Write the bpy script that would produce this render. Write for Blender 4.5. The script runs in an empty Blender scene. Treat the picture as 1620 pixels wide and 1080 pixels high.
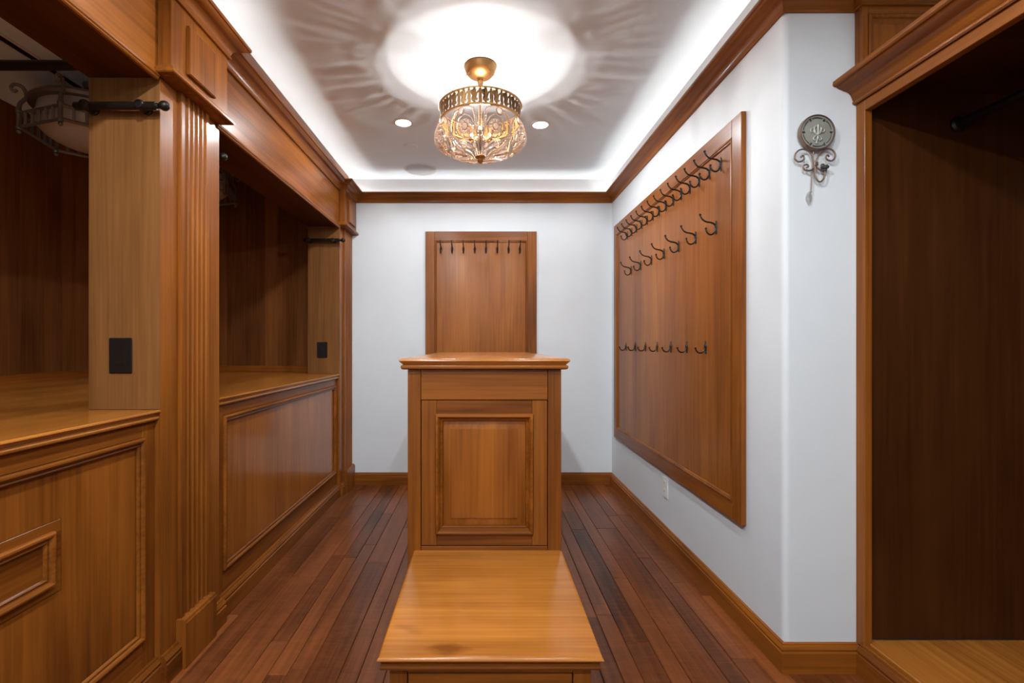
import bpy, bmesh, math, random
from mathutils import Vector, Matrix
random.seed(7)
C = bpy.context.scene.collection
SC = bpy.context.scene
PI = math.pi

# ------------------------------------------------------------------ camera, world, exposure
cam = bpy.data.cameras.new('camera')
cam.sensor_width = 36.0
cam.lens = 770.0 / 1620.0 * 36.0
cam.shift_x = (810 - 764) / 1620.0
cam.shift_y = (546 - 540) / 1620.0
cam.clip_start = 0.02
camo = bpy.data.objects.new('camera', cam)
camo.location = (0, 0, 1.25)
camo.rotation_euler = (PI / 2, 0, 0)
C.objects.link(camo)
SC.camera = camo
w = bpy.data.worlds.new('world'); SC.world = w
w.use_nodes = True
w.node_tree.nodes['Background'].inputs[0].default_value = (0.8, 0.85, 0.9, 1)
w.node_tree.nodes['Background'].inputs[1].default_value = 0.05
SC.view_settings.view_transform = 'Standard'
SC.view_settings.look = 'None'
SC.view_settings.gamma = 1
SC.view_settings.use_curve_mapping = False
SC.view_settings.exposure = 0.0

DOWN_W = 52.0          # watts of a recessed downlight (scaled per fitting)
LED_S = 24.0            # emission of the cove LED strips
BULB_S = 4300.0         # emission of the chandelier bulbs

# ------------------------------------------------------------------ room numbers (metres)
EYE = 1.25
CEIL = 2.74
YB = 4.37              # back wall
XR = 1.158             # right wall
YR = 1.872             # return wall on the right
XF = -1.187            # face of the left posts / beam
XP = -1.206            # face of the left base panels
XPIL = -1.172          # face of the fluted shafts
XBLK = -1.137          # face of the blocks over the shafts
XAL = -2.92            # back of the left alcove
YREAR = -1.6
CT = 1.013             # counter height
SOF = 2.235            # beam soffit

# ------------------------------------------------------------------ materials
def new_mat(name):
    m = bpy.data.materials.new(name); m.use_nodes = True
    nt = m.node_tree
    return m, nt, nt.nodes['Principled BSDF']

def setp(b, **k):
    for n, v in k.items():
        n = n.replace('_', ' ')
        if n in b.inputs:
            b.inputs[n].default_value = v

def wood(name, dark, light, axis, rough=0.36, coat=0.24, random_tone=0.0, fine=1.0, bump=0.05, blotch=0.7, knots=False, cr=0.18, scrape=False):
    """Stained wood, grain along axis 0/1/2 of the object."""
    m, nt, b = new_mat(name)
    N, L = nt.nodes.new, nt.links.new
    tc = N('ShaderNodeTexCoord'); oi = N('ShaderNodeObjectInfo')
    mul = N('ShaderNodeMath'); mul.operation = 'MULTIPLY'; mul.inputs[1].default_value = 37.0
    L(oi.outputs['Random'], mul.inputs[0])
    cx = N('ShaderNodeCombineXYZ')
    for i in range(3): L(mul.outputs[0], cx.inputs[i])
    add = N('ShaderNodeVectorMath'); add.operation = 'ADD'
    L(tc.outputs['Object'], add.inputs[0]); L(cx.outputs[0], add.inputs[1])
    def mapped(a, l):
        mp = N('ShaderNodeMapping'); s = [a, a, a]; s[axis] = l
        mp.inputs['Scale'].default_value = s
        L(add.outputs[0], mp.inputs['Vector']); return mp
    def noise(mp, sc, det, dist=0.0):
        n = N('ShaderNodeTexNoise'); n.inputs['Scale'].default_value = sc
        n.inputs['Detail'].default_value = det; n.inputs['Distortion'].default_value = dist
        L(mp.outputs[0], n.inputs['Vector']); return n
    n1 = noise(mapped(4.6, 0.35), 1.0, 5.0, 0.3)          # broad streaks
    n2 = noise(mapped(95 * fine, 2.2 * fine), 1.0, 3.0)   # fine pores
    n3 = noise(mapped(2.6, 1.3), 1.0, 3.0, 0.4)           # blotchy stain
    # growth lines out of the broad noise
    ml = N('ShaderNodeMath'); ml.operation = 'MULTIPLY'; ml.inputs[1].default_value = 46.0
    L(n1.outputs['Fac'], ml.inputs[0])
    sn = N('ShaderNodeMath'); sn.operation = 'SINE'; L(ml.outputs[0], sn.inputs[0])
    def lin(src, k, off):
        a = N('ShaderNodeMath'); a.operation = 'MULTIPLY_ADD'
        a.inputs[1].default_value = k; a.inputs[2].default_value = off
        L(src, a.inputs[0]); return a.outputs[0]
    def plus(a, c):
        q = N('ShaderNodeMath'); q.operation = 'ADD'; L(a, q.inputs[0]); L(c, q.inputs[1]); return q.outputs[0]
    f = plus(lin(n1.outputs['Fac'], 0.9, -0.45 + 0.5), lin(n2.outputs['Fac'], 0.6, -0.3))
    f = plus(f, lin(n3.outputs['Fac'], blotch, -blotch / 2))
    f = plus(f, lin(sn.outputs[0], 0.055, 0))
    f = plus(f, lin(oi.outputs['Random'], random_tone, -random_tone / 2))
    if knots:
        vo = N('ShaderNodeTexVoronoi'); vo.inputs['Scale'].default_value = 1.0
        s_ = [7.0, 7.0, 7.0]; s_[axis] = 3.2
        mp = N('ShaderNodeMapping'); mp.inputs['Scale'].default_value = s_; L(add.outputs[0], mp.inputs['Vector'])
        nz = N('ShaderNodeTexNoise'); nz.inputs['Scale'].default_value = 3.0; L(mp.outputs[0], nz.inputs['Vector'])
        va = N('ShaderNodeVectorMath'); va.operation = 'MULTIPLY_ADD'; va.inputs[1].default_value = (0.35, 0.35, 0.35)
        L(nz.outputs['Color'], va.inputs[0]); L(mp.outputs[0], va.inputs[2]); L(va.outputs[0], vo.inputs['Vector'])
        mr = N('ShaderNodeMapRange'); mr.inputs[1].default_value = 0.0; mr.inputs[2].default_value = 0.22
        mr.inputs[3].default_value = -0.55; mr.inputs[4].default_value = 0.0
        L(vo.outputs['Distance'], mr.inputs[0]); f = plus(f, mr.outputs[0])
    ramp = N('ShaderNodeValToRGB')
    ramp.color_ramp.elements[0].position = 0.1; ramp.color_ramp.elements[0].color = (*dark, 1)
    ramp.color_ramp.elements[1].position = 0.9; ramp.color_ramp.elements[1].color = (*light, 1)
    L(f, ramp.inputs[0]); L(ramp.outputs[0], b.inputs['Base Color'])
    setp(b, Roughness=rough, Specular_IOR_Level=0.10, Coat_Weight=coat, Coat_Roughness=cr)
    if bump:
        bp = N('ShaderNodeBump'); bp.inputs['Strength'].default_value = bump; bp.inputs['Distance'].default_value = 0.002
        L(n2.outputs['Fac'], bp.inputs['Height']); L(bp.outputs[0], b.inputs['Normal'])
        if scrape:      # hand-scraped ripples across the board
            n4 = noise(mapped(9.0, 34.0), 1.0, 2.0, 0.8)
            b2 = N('ShaderNodeBump'); b2.inputs['Strength'].default_value = 0.22; b2.inputs['Distance'].default_value = 0.004
            L(n4.outputs['Fac'], b2.inputs['Height']); L(bp.outputs[0], b2.inputs['Normal'])
            L(b2.outputs[0], b.inputs['Normal']); L(b2.outputs[0], b.inputs['Coat Normal'])
            f2 = plus(f, lin(n4.outputs['Fac'], 0.35, -0.175)); L(f2, ramp.inputs[0])
    return m

WD, WL = (0.085, 0.021, 0.003), (0.345, 0.108, 0.014)
WOOD = [wood('stained_alder_' + 'xyz'[i], WD, WL, i) for i in range(3)]
WX, WY, WZ = WOOD
PANEL = wood('alder_veneer', (0.13, 0.034, 0.004), (0.41, 0.135, 0.018), 2, rough=0.36, coat=0.24, blotch=0.5, cr=0.2)
SHEEN = wood('alder_veneer_varnished', (0.17, 0.045, 0.005), (0.47, 0.155, 0.020), 2, rough=0.36, coat=0.62, blotch=0.5, cr=0.14)
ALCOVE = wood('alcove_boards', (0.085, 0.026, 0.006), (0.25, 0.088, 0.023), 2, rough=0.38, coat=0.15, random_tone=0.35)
JAMB = wood('jamb_veneer', (0.080, 0.030, 0.008), (0.235, 0.100, 0.030), 2, rough=0.4, coat=0.12, blotch=0.4)
TOPW = wood('polished_top', (0.22, 0.063, 0.008), (0.64, 0.24, 0.038), 0, rough=0.22, coat=0.5, blotch=0.7, bump=0.02, knots=True)
TOPY = wood('polished_counter', (0.20, 0.057, 0.007), (0.58, 0.215, 0.036), 1, rough=0.22, coat=0.5, blotch=0.45, bump=0.02)
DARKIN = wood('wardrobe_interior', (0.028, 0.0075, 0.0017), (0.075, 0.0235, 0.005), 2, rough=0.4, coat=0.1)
SOFFIT_SHADE = wood('beam_wood_shaded', (0.04, 0.0105, 0.002), (0.12, 0.037, 0.007), 1, rough=0.4, coat=0.1)  # beam wood darkened, shade of the underside put into the colour
FLOORM = wood('walnut_planks', (0.055, 0.0145, 0.0040), (0.28, 0.083, 0.023), 1, rough=0.34, coat=0.3, random_tone=0.24, fine=0.8, bump=0.25, blotch=0.6, scrape=True)

def plaster(name, col, bump, rough=0.6):
    m, nt, b = new_mat(name)
    N, L = nt.nodes.new, nt.links.new
    tc = N('ShaderNodeTexCoord')
    n = N('ShaderNodeTexNoise'); n.inputs['Scale'].default_value = 3.5; n.inputs['Detail'].default_value = 6
    n.inputs['Distortion'].default_value = 1.2
    L(tc.outputs['Object'], n.inputs['Vector'])
    n2 = N('ShaderNodeTexNoise'); n2.inputs['Scale'].default_value = 60; n2.inputs['Detail'].default_value = 2
    L(tc.outputs['Object'], n2.inputs['Vector'])
    mx = N('ShaderNodeMath'); mx.operation = 'MULTIPLY_ADD'; mx.inputs[1].default_value = 0.15
    L(n2.outputs['Fac'], mx.inputs[0]); L(n.outputs['Fac'], mx.inputs[2])
    bp = N('ShaderNodeBump'); bp.inputs['Strength'].default_value = bump; bp.inputs['Distance'].default_value = 0.01
    L(mx.outputs[0], bp.inputs['Height']); L(bp.outputs[0], b.inputs['Normal'])
    mc = N('ShaderNodeMix'); mc.data_type = 'RGBA'
    mc.inputs[6].default_value = (*[c * 0.95 for c in col], 1); mc.inputs[7].default_value = (*col, 1)
    L(n.outputs['Fac'], mc.inputs[0]); L(mc.outputs[2], b.inputs['Base Color'])
    setp(b, Roughness=rough); return m
WALL = plaster('pale_grey_plaster', (0.695, 0.735, 0.765), 0.12)
CEILM = plaster('ceiling_plaster', (0.765, 0.885, 0.965), 0.08, 0.55)

def flat(name, col, rough=0.5, metal=0.0, **k):
    m, nt, b = new_mat(name); setp(b, Base_Color=(*col, 1), Roughness=rough, Metallic=metal, **k); return m
BLACK = flat('oil_rubbed_bronze', (0.022, 0.016, 0.013), 0.38, 0.6)
BLACKP = flat('black_plastic', (0.009, 0.006, 0.005), 0.5, Specular_IOR_Level=0.2)
WHITEP = flat('white_plastic', (0.75, 0.75, 0.72), 0.4)
BANDM = flat('dark_antique_gold', (0.22, 0.115, 0.04), 0.55, 0.75)
GOLD = flat('antique_gold', (0.46, 0.255, 0.095), 0.38, 0.9)
BRONZE = flat('weathered_bronze', (0.24, 0.17, 0.13), 0.45, 0.7)
PEWTER = flat('aged_pewter', (0.34, 0.35, 0.31), 0.5, 0.35)
IRON = flat('dark_relief_iron', (0.05, 0.055, 0.05), 0.5, 0.3)
LEAF = flat('grey_leaf_metal', (0.55, 0.55, 0.54), 0.5, 0.0)
LAMPM = flat('aged_silver_metal', (0.19, 0.17, 0.165), 0.45, 0.5)
SHADOWGAP = flat('dark_gap', (0.02, 0.009, 0.004), 0.7)
GRILLE = flat('white_grille', (0.50, 0.52, 0.54), 0.7)

def emit(name, col, s):
    m = bpy.data.materials.new(name); m.use_nodes = True; nt = m.node_tree
    nt.nodes.remove(nt.nodes['Principled BSDF'])
    e = nt.nodes.new('ShaderNodeEmission'); e.inputs[0].default_value = (*col, 1); e.inputs[1].default_value = s
    nt.links.new(e.outputs[0], nt.nodes['Material Output'].inputs[0]); return m
LED = emit('led_glow', (1.0, 0.98, 0.94), LED_S)
LED2 = emit('shelf_led_glow', (1.0, 0.95, 0.86), 9.0)
BULB = emit('bulb_glow', (1.0, 0.90, 0.84), BULB_S)
LENS = emit('downlight_lens', (1.0, 0.96, 0.9), 12.0)

def mixed(name, a, bnode, fac):
    m = bpy.data.materials.new(name); m.use_nodes = True; nt = m.node_tree
    nt.nodes.remove(nt.nodes['Principled BSDF'])
    def mk(t, col, rough=None):
        n = nt.nodes.new(t); n.inputs[0].default_value = (*col, 1)
        if rough is not None and 'Roughness' in n.inputs: n.inputs['Roughness'].default_value = rough
        return n
    A, B = mk(*a), mk(*bnode)
    mx = nt.nodes.new('ShaderNodeMixShader'); mx.inputs[0].default_value = fac
    nt.links.new(A.outputs[0], mx.inputs[1]); nt.links.new(B.outputs[0], mx.inputs[2])
    nt.links.new(mx.outputs[0], nt.nodes['Material Output'].inputs[0]); return m
CRYSTAL = mixed('crystal', ('ShaderNodeBsdfTranslucent', (0.95, 0.86, 0.80)), ('ShaderNodeBsdfGlossy', (0.97, 0.94, 0.92), 0.15), 0.35)
GLASSBOWL = flat('frosted_glass', (0.50, 0.46, 0.43), 0.4)

# ------------------------------------------------------------------ geometry helpers
def BM(): return bmesh.new()

def box(bm, x0, x1, y0, y1, z0, z1, bev=0.0015):
    r = bmesh.ops.create_cube(bm, size=1)
    vs = r['verts']
    for v in vs:
        v.co = Vector((x0 if v.co.x < 0 else x1, y0 if v.co.y < 0 else y1, z0 if v.co.z < 0 else z1))
    if bev:
        es = list({e for v in vs for e in v.link_edges})
        bmesh.ops.bevel(bm, geom=es, offset=bev, segments=1, affect='EDGES', clamp_overlap=True)
    return bm

def bx(*a, **k): return box(BM(), *a, **k)

def prism(bm, pts, z0, z1):
    lo = [bm.verts.new((x, y, z0)) for x, y in pts]; hi = [bm.verts.new((x, y, z1)) for x, y in pts]
    n = len(pts)
    bm.faces.new(lo[::-1]); bm.faces.new(hi)
    for i in range(n): bm.faces.new((lo[i], lo[(i + 1) % n], hi[(i + 1) % n], hi[i]))
    return bm

def offset_path(pts, d):
    """Right-hand mitred offset of an open polyline in XY."""
    out = []
    n = len(pts)
    for i in range(n):
        nrm = []
        for a, c in ((i - 1, i), (i, i + 1)):
            if a < 0 or c >= n: continue
            t = Vector((pts[c][0] - pts[a][0], pts[c][1] - pts[a][1])).normalized()
            nrm.append(Vector((t.y, -t.x)))
        if len(nrm) == 1: o = nrm[0] * d
        else:
            s = nrm[0] + nrm[1]; o = s * (d * 2 / s.dot(s))
        out.append((pts[i][0] + o.x, pts[i][1] + o.y))
    return out

def sweep_xy(bm, pts, profile, i0=0, i1=None):
    """Sweep the closed profile [(projection, z)] along pts[i0:i1+1], mitred as part of the whole path."""
    if i1 is None: i1 = len(pts) - 1
    cols = [offset_path(pts, p) for p, z in profile]
    rings = [[bm.verts.new((cols[k][i][0], cols[k][i][1], profile[k][1])) for k in range(len(profile))] for i in range(i0, i1 + 1)]
    m = len(profile)
    for a, c in zip(rings, rings[1:]):
        for k in range(m): bm.faces.new((a[k], a[(k + 1) % m], c[(k + 1) % m], c[k]))
    bm.faces.new(rings[0]); bm.faces.new(rings[-1][::-1])
    return bm

def frame(bm, a0, a1, b0, b1, profile, M):
    """Mitred rectangular moulding: profile [(inset, height)] around a0..a1 x b0..b1; M(a,b,h)->xyz."""
    rings = []
    for ca, cb, sa, sb in ((a0, b0, 1, 1), (a1, b0, -1, 1), (a1, b1, -1, -1), (a0, b1, 1, -1)):
        rings.append([bm.verts.new(M(ca + sa * u, cb + sb * u, h)) for u, h in profile])
    m = len(profile)
    for i in range(4):
        a, c = rings[i], rings[(i + 1) % 4]
        for k in range(m): bm.faces.new((a[k], a[(k + 1) % m], c[(k + 1) % m], c[k]))
    return bm

def raised(bm, a0, a1, b0, b1, h0, h1, bevel, M):
    """Raised field: outer rectangle at h0 sloping to an inner one at h1."""
    o = [bm.verts.new(M(a, b, h0)) for a, b in ((a0, b0), (a1, b0), (a1, b1), (a0, b1))]
    i1 = [bm.verts.new(M(a, b, h1 - 0.003)) for a, b in ((a0 + bevel, b0 + bevel), (a1 - bevel, b0 + bevel), (a1 - bevel, b1 - bevel), (a0 + bevel, b1 - bevel))]
    e = bevel + 0.001
    i2 = [bm.verts.new(M(a, b, h1)) for a, b in ((a0 + e, b0 + e), (a1 - e, b0 + e), (a1 - e, b1 - e), (a0 + e, b1 - e))]
    bk = [bm.verts.new(M(a, b, h0 - 0.012)) for a, b in ((a0, b0), (a1, b0), (a1, b1), (a0, b1))]
    for p, q in ((bk, o), (o, i1), (i1, i2)):
        for k in range(4): bm.faces.new((p[k], p[(k + 1) % 4], q[(k + 1) % 4], q[k]))
    bm.faces.new(i2); bm.faces.new(bk[::-1])
    return bm

def lathe(bm, prof, n=32, c=(0, 0, 0), axis='z'):
    """Revolve [(r, z)]; r=0 ends make poles."""
    rings = []
    for r, z in prof:
        ring = []
        for k in range(1 if r < 1e-6 else n):
            a = 2 * PI * k / n
            p = (r * math.cos(a), r * math.sin(a), z)
            if axis == 'x': p = (z, p[0], p[1])
            elif axis == 'y': p = (p[0], z, p[1])
            ring.append(bm.verts.new((p[0] + c[0], p[1] + c[1], p[2] + c[2])))
        rings.append(ring)
    for a, b in zip(rings, rings[1:]):
        if len(a) == 1 and len(b) == 1: continue
        for k in range(n):
            k2 = (k + 1) % n
            if len(a) == 1: bm.faces.new((a[0], b[k2], b[k]))
            elif len(b) == 1: bm.faces.new((a[k], a[k2], b[0]))
            else: bm.faces.new((a[k], a[k2], b[k2], b[k]))
    return bm

def spline(pts, sub=6):
    """Catmull-Rom through pts."""
    P = [Vector(p) for p in pts]
    if len(P) < 3: return P
    P = [P[0] * 2 - P[1]] + P + [P[-1] * 2 - P[-2]]
    out = []
    for i in range(1, len(P) - 2):
        for s in range(sub):
            t = s / sub
            a, b, c, d = P[i - 1], P[i], P[i + 1], P[i + 2]
            out.append(0.5 * ((2 * b) + (c - a) * t + (2 * a - 5 * b + 4 * c - d) * t * t + (3 * b - a - 3 * c + d) * t ** 3))
    out.append(P[-2]); return out

def tube(bm, pts, r, n=6, r1=None, closed=False):
    P = [Vector(p) for p in pts]; m = len(P)
    rings = []; up = Vector((0, 0, 1)); prev = None
    for i in range(m):
        if closed: t = P[(i + 1) % m] - P[i - 1]
        else: t = P[min(i + 1, m - 1)] - P[max(i - 1, 0)]
        t = t.normalized() if t.length > 1e-9 else Vector((0, 0, 1))
        if prev is None:
            ref = up if abs(t.z) < 0.9 else Vector((1, 0, 0))
            u = t.cross(ref).normalized()
        else:
            u = prev - t * prev.dot(t); u = u.normalized() if u.length > 1e-6 else t.orthogonal().normalized()
        prev = u; v = t.cross(u)
        rr = r if r1 is None else r + (r1 - r) * i / max(m - 1, 1)
        rings.append([bm.verts.new(P[i] + (u * math.cos(2 * PI * k / n) + v * math.sin(2 * PI * k / n)) * rr) for k in range(n)])
    for i in range(m if closed else m - 1):
        a, b = rings[i], rings[(i + 1) % m]
        for k in range(n): bm.faces.new((a[k], a[(k + 1) % n], b[(k + 1) % n], b[k]))
    if not closed: bm.faces.new(rings[0][::-1]); bm.faces.new(rings[-1])
    return bm

def ball(bm, c, r, sub=2, sc=(1, 1, 1)):
    g = bmesh.ops.create_icosphere(bm, subdivisions=sub, radius=r)
    for v in g['verts']: v.co = Vector((v.co.x * sc[0] + c[0], v.co.y * sc[1] + c[1], v.co.z * sc[2] + c[2]))
    return bm

def wloc(p):
    v = Vector((0, 0, 0))
    while p is not None: v += p.location; p = p.parent
    return v

def obj(name, bm, m, parent=None, label=None, smooth=True, loc=None):
    """Link bm (in world coordinates) as ONE mesh object under parent; loc is its origin if it has no parent."""
    bmesh.ops.recalc_face_normals(bm, faces=bm.faces)
    me = bpy.data.meshes.new(name)
    off = wloc(parent) if parent is not None else Vector(loc or (0, 0, 0))
    if off.length: bmesh.ops.translate(bm, verts=bm.verts, vec=-off)
    bm.to_mesh(me); bm.free()
    me.materials.append(m)
    if smooth:
        me.shade_smooth()
        me.set_sharp_from_angle(angle=math.radians(32))
    o = bpy.data.objects.new(name, me); C.objects.link(o)
    if parent is not None: o.parent = parent
    elif loc: o.location = loc
    if label: o['label'] = label
    return o

def thing(name, label, cat, loc=(0, 0, 0), group=None):
    o = bpy.data.objects.new(name, None); C.objects.link(o); o.empty_display_size = 0.1
    o.location = loc; o['label'] = label; o['category'] = cat
    if group: o['group'] = group
    return o

def tag(o, label, cat, group=None):
    o['label'] = label; o['category'] = cat
    if group: o['group'] = group
    return o

def struct(o, label=None):
    o['kind'] = 'structure'
    if label: o['label'] = label
    return o

def dup(root, loc, rotz=None, label=None, group=None):
    r = root.copy(); C.objects.link(r); r.location = loc
    if rotz is not None: r.rotation_euler = (0, 0, rotz)
    if label: r['label'] = label
    if group: r['group'] = group
    for ch in list(root.children):
        c = ch.copy(); C.objects.link(c); c.parent = r
        for g in ch.children:
            d = g.copy(); C.objects.link(d); d.parent = c
    return r

# ------------------------------------------------------------------ floor, ceiling, walls
fl = struct(obj('floor', bx(XAL - 0.1, 2.3, YREAR - 0.1, YB + 0.1, -0.08, -0.012, bev=0), SHADOWGAP), 'dark hand-scraped walnut plank floor')
x = -1.26; cols = []
while x < 1.46:
    wd = random.choice([0.075, 0.10, 0.125, 0.14]); cols.append((x, min(x + wd, 1.47))); x += wd
n_plank = 0
for (x0, x1) in cols:
    y = YREAR + random.uniform(-0.9, 0)
    while y < YB:
        ln = random.uniform(0.55, 1.6); y1 = min(y + ln, YB)
        a = max(y, YREAR)
        if y1 - a > 0.02:
            top = random.uniform(-0.0010, 0.0)
            obj('plank', bx(x0 + 0.0007, x1 - 0.0007, a + 0.0007, y1 - 0.0007, -0.012, top, bev=0.0022), FLOORM, fl); n_plank += 1
        y = y1

ceiling = struct(obj('ceiling', bx(XAL - 0.1, 2.3, YREAR - 0.1, YB + 0.1, CEIL, CEIL + 0.08, bev=0), CEILM), 'grey white plaster ceiling lit by the cove')
wb = struct(obj('wall_back', bx(-1.45, XR + 0.3, YB, YB + 0.1, 0, CEIL, bev=0), WALL), 'pale grey plaster end wall')
# right wall with the bull-nosed corner and the return
pts = [(XR, YB)]
R = 0.022
for k in range(7):
    a = PI + (PI / 2) * k / 6
    pts.append((XR + R + R * math.cos(a), YR + R + R * math.sin(a)))
pts += [(2.3, YR), (2.3, YR + 0.12), (XR + 0.12, YR + 0.12), (XR + 0.12, YB)]
struct(obj('wall_right', prism(BM(), pts, 0, CEIL), WALL), 'pale grey plaster wall with rounded corner')
struct(obj('wall_rear', bx(XAL - 0.1, 2.3, YREAR - 0.1, YREAR, 0, CEIL, bev=0), WALL), 'pale plaster wall behind the camera')
struct(obj('wall_side', bx(2.16, 2.26, YREAR, YR, 0, CEIL, bev=0), WALL), 'wall behind the wardrobe')

# alcove cladding: vertical boards as parts
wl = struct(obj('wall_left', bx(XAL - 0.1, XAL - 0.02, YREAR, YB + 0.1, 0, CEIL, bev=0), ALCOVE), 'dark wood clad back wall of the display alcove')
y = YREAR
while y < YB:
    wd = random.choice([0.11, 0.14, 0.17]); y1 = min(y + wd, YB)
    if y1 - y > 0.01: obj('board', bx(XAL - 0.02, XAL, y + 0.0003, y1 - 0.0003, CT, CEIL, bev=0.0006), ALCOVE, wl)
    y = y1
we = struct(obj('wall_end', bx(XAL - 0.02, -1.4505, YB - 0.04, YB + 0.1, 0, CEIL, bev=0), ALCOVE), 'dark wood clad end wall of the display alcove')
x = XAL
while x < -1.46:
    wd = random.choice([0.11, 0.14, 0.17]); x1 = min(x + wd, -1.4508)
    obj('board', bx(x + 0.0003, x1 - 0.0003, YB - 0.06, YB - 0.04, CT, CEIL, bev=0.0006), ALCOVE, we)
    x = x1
YE = YB - 0.06
RAILP = [(0, CT), (0.014, CT), (0.014, CT + 0.048), (0.009, CT + 0.054), (0, CT + 0.056)]
rp = [(XAL, YREAR), (XAL, YE), (-1.45, YE)]
struct(obj('trim_1', sweep_xy(BM(), rp, RAILP, 0, 1), WY), 'wood rail along the alcove back above the counter')
struct(obj('trim_2', sweep_xy(BM(), rp, RAILP, 1, 2), WX), 'wood rail along the alcove end above the counter')

# ------------------------------------------------------------------ crown moulding with LED cove
CB, CTOP = 2.526, 2.607
def arc(cx, cz, r, a0, a1, n=5):
    return [(cx + r * math.cos(math.radians(a0 + (a1 - a0) * k / n)), cz + r * math.sin(math.radians(a0 + (a1 - a0) * k / n))) for k in range(n + 1)]
CROWN = [(0, CB), (0.010, CB), (0.013, CB + 0.004), (0.013, CB + 0.009), (0.010, CB + 0.012), (0.010, CB + 0.016)] + \
        arc(0.046, CB + 0.016, 0.034, 180, 90, 5)[1:] + \
        [(0.050, CB + 0.053), (0.058, CB + 0.057), (0.064, CB + 0.063), (0.066, CB + 0.066), (0.072, CB + 0.066), (0.074, CB + 0.069), (0.074, CB + 0.079), (0.072, CTOP),
         (0.062, CTOP), (0.060, CB + 0.062), (0.0, CB + 0.030)]
cpath = [(XF, YREAR), (XF, 1.775), (XBLK, 1.775), (XBLK, 2.165), (XF, 2.165), (XF, 4.03), (XBLK, 4.03), (XBLK, YB), (XR, YB), (XR, YR), (1.43, YR), (1.43, 1.835), (2.16, 1.835)]
ledp = [(0.012, CB + 0.042), (0.024, CB + 0.046), (0.024, CB + 0.049), (0.012, CB + 0.049)]
segs = [(0, 7, WY, 'crown moulding over the left cabinetry, stepping round the blocks'),
        (7, 8, WX, 'crown moulding along the end wall'),
        (8, 9, WY, 'crown moulding along the right wall'),
        (9, 10, WX, 'crown moulding over the sconce'),
        (10, 12, WX, 'crown moulding over the high cupboard panel')]
for i, (a, b_, m, lb) in enumerate(segs):
    t = struct(obj('trim_%d' % (i + 3), sweep_xy(BM(), cpath, CROWN, a, b_), m), lb)
    if i < 5:
        obj('led_strip', sweep_xy(BM(), cpath, ledp, a, b_), LED, t, 'glowing LED strip in the cove')

# ------------------------------------------------------------------ baseboards
BASE = [(0, 0), (0.022, 0), (0.022, 0.078), (0.018, 0.082), (0.018, 0.086), (0.020, 0.090), (0.017, 0.097), (0.011, 0.103), (0.010, 0.108), (0.006, 0.110), (0, 0.110)]
bpath = [(XBLK - 0.0095, YB), (XR, YB), (XR, YR), (1.434, YR)]
struct(obj('baseboard_back', sweep_xy(BM(), bpath, BASE, 0, 1), WX), 'wooden baseboard along the end wall')
struct(obj('baseboard_right', sweep_xy(BM(), bpath, BASE, 1, 2), WY), 'wooden baseboard along the right wall')
struct(obj('baseboard_return', sweep_xy(BM(), bpath, BASE, 2, 3), WX), 'wooden baseboard under the sconce')

# ------------------------------------------------------------------ LEFT: counter, base cabinets, pilasters, beam
NOSE = [(0, CT), (0.002, CT)]
def nosing(z, t1=0.020, t2=0.016, over=0.0):
    """Edge profile (projection, z): rounded bevelled slab over a bead."""
    return [(-0.05, z), (-0.004, z), (0.000, z - 0.003), (0.001, z - 0.007), (-0.003, z - 0.010), (-0.010, z - 0.018), (-0.012, z - 0.022),
            (-0.007, z - 0.024), (-0.005, z - 0.028), (-0.006, z - 0.033), (-0.010, z - 0.037), (-0.05, z - 0.037)]
PIL = [(1.789, 2.19), (4.03, YB)]
ct = thing('worktop', 'long polished wooden counter running through both left alcove bays', 'countertop', (-2.0, 1.5, CT))
slab = [(XAL, YREAR), (-1.230, YREAR), (-1.230, 1.789), (-1.45, 1.789), (-1.45, 2.19), (-1.230, 2.19), (-1.230, 4.03), (-1.45, 4.03), (-1.45, YE), (XAL, YE)]
obj('slab', prism(BM(), slab, CT - 0.034, CT), TOPY, ct)
for a, b_ in ((YREAR, 1.789), (2.19, 4.03)):
    obj('edge_moulding', sweep_xy(BM(), [(XF, a), (XF, b_)], [(p + 0.002, z) if p > -0.04 else (-0.043, z) for p, z in nosing(CT)]), TOPY, ct)

MOULD = [(0, 0), (0, 0.010), (0.003, 0.015), (0.008, 0.016), (0.013, 0.013), (0.016, 0.007), (0.020, 0.006), (0.024, 0.008), (0.027, 0.006), (0.030, 0.0)]
def Mx(xf):           # panel facing +X: a -> y, b -> z
    return lambda a, b, h: (xf + h, a, b)
def Mnx(xf):          # panel facing -X
    return lambda a, b, h: (xf - h, a, b)
def My(yf):           # panel facing -Y: a -> x, b -> z
    return lambda a, b, h: (a, yf - h, b)

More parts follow.
